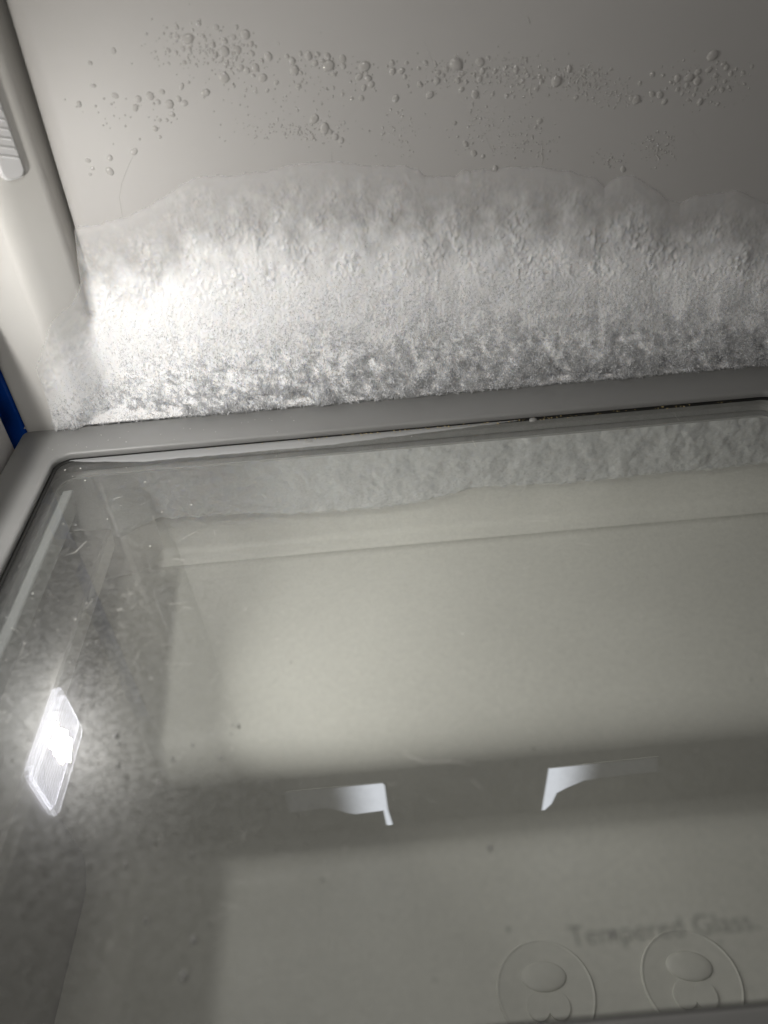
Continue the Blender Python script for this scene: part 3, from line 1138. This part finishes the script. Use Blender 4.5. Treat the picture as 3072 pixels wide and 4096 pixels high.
def flat_drop(px, py, w_, d_, label):
    p = glass_pt(px, py, GZ)
    bm = bmesh.new()
    bmesh.ops.create_uvsphere(bm, u_segments=20, v_segments=10, radius=1)
    for v in bm.verts:
        v.co = Vector((v.co.x * w_, v.co.y * d_, max(v.co.z, -.05) * .0011))
    o = bm_obj('water_drop', bm, M_clearwater, None, True)
    o.location = p
    tag(o, label, 'drop')


flat_drop(2132, 1680, .0026, .0022, 'flat water drop lying on the glass near the rear frame')
flat_drop(1235, 1770, .0034, .0018, 'long flat water drop beside the frosty rear edge strip')


def gline(name, pxs, r, mat, label, cat):
    tag(tube(name, [tuple(glass_pt(a, b_, GZ + r * .5)) for a, b_ in pxs], r, mat), label, cat)


gline('hair', [(265, 2220), (300, 2210), (330, 2180), (345, 2165)], .00012, M_lint, 'fine pale fibre lying on the glass near the left frame', 'fibre')
gline('hair', [(1620, 3020), (1700, 3050), (1800, 3045), (1900, 3058)], .00014, M_lint, 'long pale fibre lying across the dark band under the glass', 'fibre')

# fine scratches in the glass
def scratches():
    big = bmesh.new()
    for k in range(120):
        if k < 80:
            a = random.gauss(0, 1), random.gauss(0, 1)
            c = Vector((-.125 + a[0] * .035, .20 + a[1] * .05, GZ + .00003))
        else:
            c = Vector((random.uniform(-.17, .21), random.uniform(.10, .38), GZ + .00003))
        if not (XI0 + .004 < c.x < XI1 - .004 and YI0 + .004 < c.y < YI1 - .004):
            continue
        L = random.uniform(.002, .010)
        th = random.gauss(.3, .9)
        bend = random.gauss(0, .15)
        pts = [c + Vector((math.cos(th + bend * t) * L * t, math.sin(th + bend * t) * L * t, 0)) for t in (-.5, -.25, 0, .25, .5)]
        o = tube('t', pts, random.uniform(.00004, .00009), M_lint, None, 4)
        big.from_mesh(o.data)
        me_ = o.data
        bpy.data.objects.remove(o)
        bpy.data.meshes.remove(me_)
    return tag(bm_obj('scratches', big, M_lint), 'fine pale scratches worn into the glass shelf', 'scratches', kind='stuff')


scratches()

# small beads of water standing on the glass
bead = bmesh.new()
for px, py, r in [(468, 2942, .0009), (478, 2975, .0006), (475, 3060, .0008), (500, 3460, .0007), (775, 3760, .0010), (735, 3905, .0011), (700, 3050, .0005), (690, 3035, .0006), (880, 3035, .0005), (955, 2905, .0006), (925, 2935, .0004), (930, 2900, .0004), (885, 3030, .0005), (770, 2980, .0005), (585, 3685, .0008), (2450, 3740, .0007), (1960, 3390, .0008),
                  (530, 2800, .0004), (610, 2870, .0004), (640, 3140, .0005), (550, 3330, .0005), (420, 3210, .0005), (350, 3350, .0004), (1165, 2650, .0004), (765, 3420, .0005)]:
    q = glass_pt(px, py, GZ)
    m0 = Matrix.Translation(q) @ Matrix.Diagonal((r, r * random.uniform(1, 1.9), r * .8, 1))
    bmesh.ops.create_uvsphere(bead, u_segments=12, v_segments=8, radius=1, matrix=m0)
tag(bm_obj('water_beads', bead, M_clearwater, None, True), 'small beads of water scattered over the glass', 'water beads', kind='stuff')

# strip of frost along the rear edge of the glass
M_strip = ice_material('edge_frost', (.8, .81, .82), .5, 0)
nt = M_strip.node_tree
mxs = N(nt, 'ShaderNodeMixShader')
mxs.inputs[0].default_value = .34
nt.links.new(N(nt, 'ShaderNodeBsdfTransparent').outputs[0], mxs.inputs[1])
nt.links.new(nt.nodes['Principled BSDF'].outputs[0], mxs.inputs[2])
nt.links.new(mxs.outputs[0], nt.nodes['Material Output'].inputs['Surface'])
xs_ = np.linspace(-.186, .085, 160)
wd = .0078 * np.clip((xs_ + .19) / .05, .12, 1) * np.clip((.088 - xs_) / .12, 0.02, 1) + .0006 * fbm(xs_ * 90, xs_ * 0, 3, 3) + .0003 * perlin(xs_ * 500, xs_ * 0, 8)
wd = np.maximum(wd, .0002)
v, f = [], []
for x, w_ in zip(xs_, wd):
    y1 = YI1 - .0010
    v += [(x, y1, GZ + .0001), (x, y1, GZ + .0007), (x, y1 - w_ * .8, GZ + .0006), (x, y1 - w_, GZ + .0001)]
for i in range(len(xs_) - 1):
    for k in range(3):
        a = i * 4 + k
        f.append((a, a + 1, a + 5, a + 4))
tag(mesh_obj('frost_strip', v, f, M_strip), 'thin tapering strip of frost along the rear edge of the glass', 'frost')
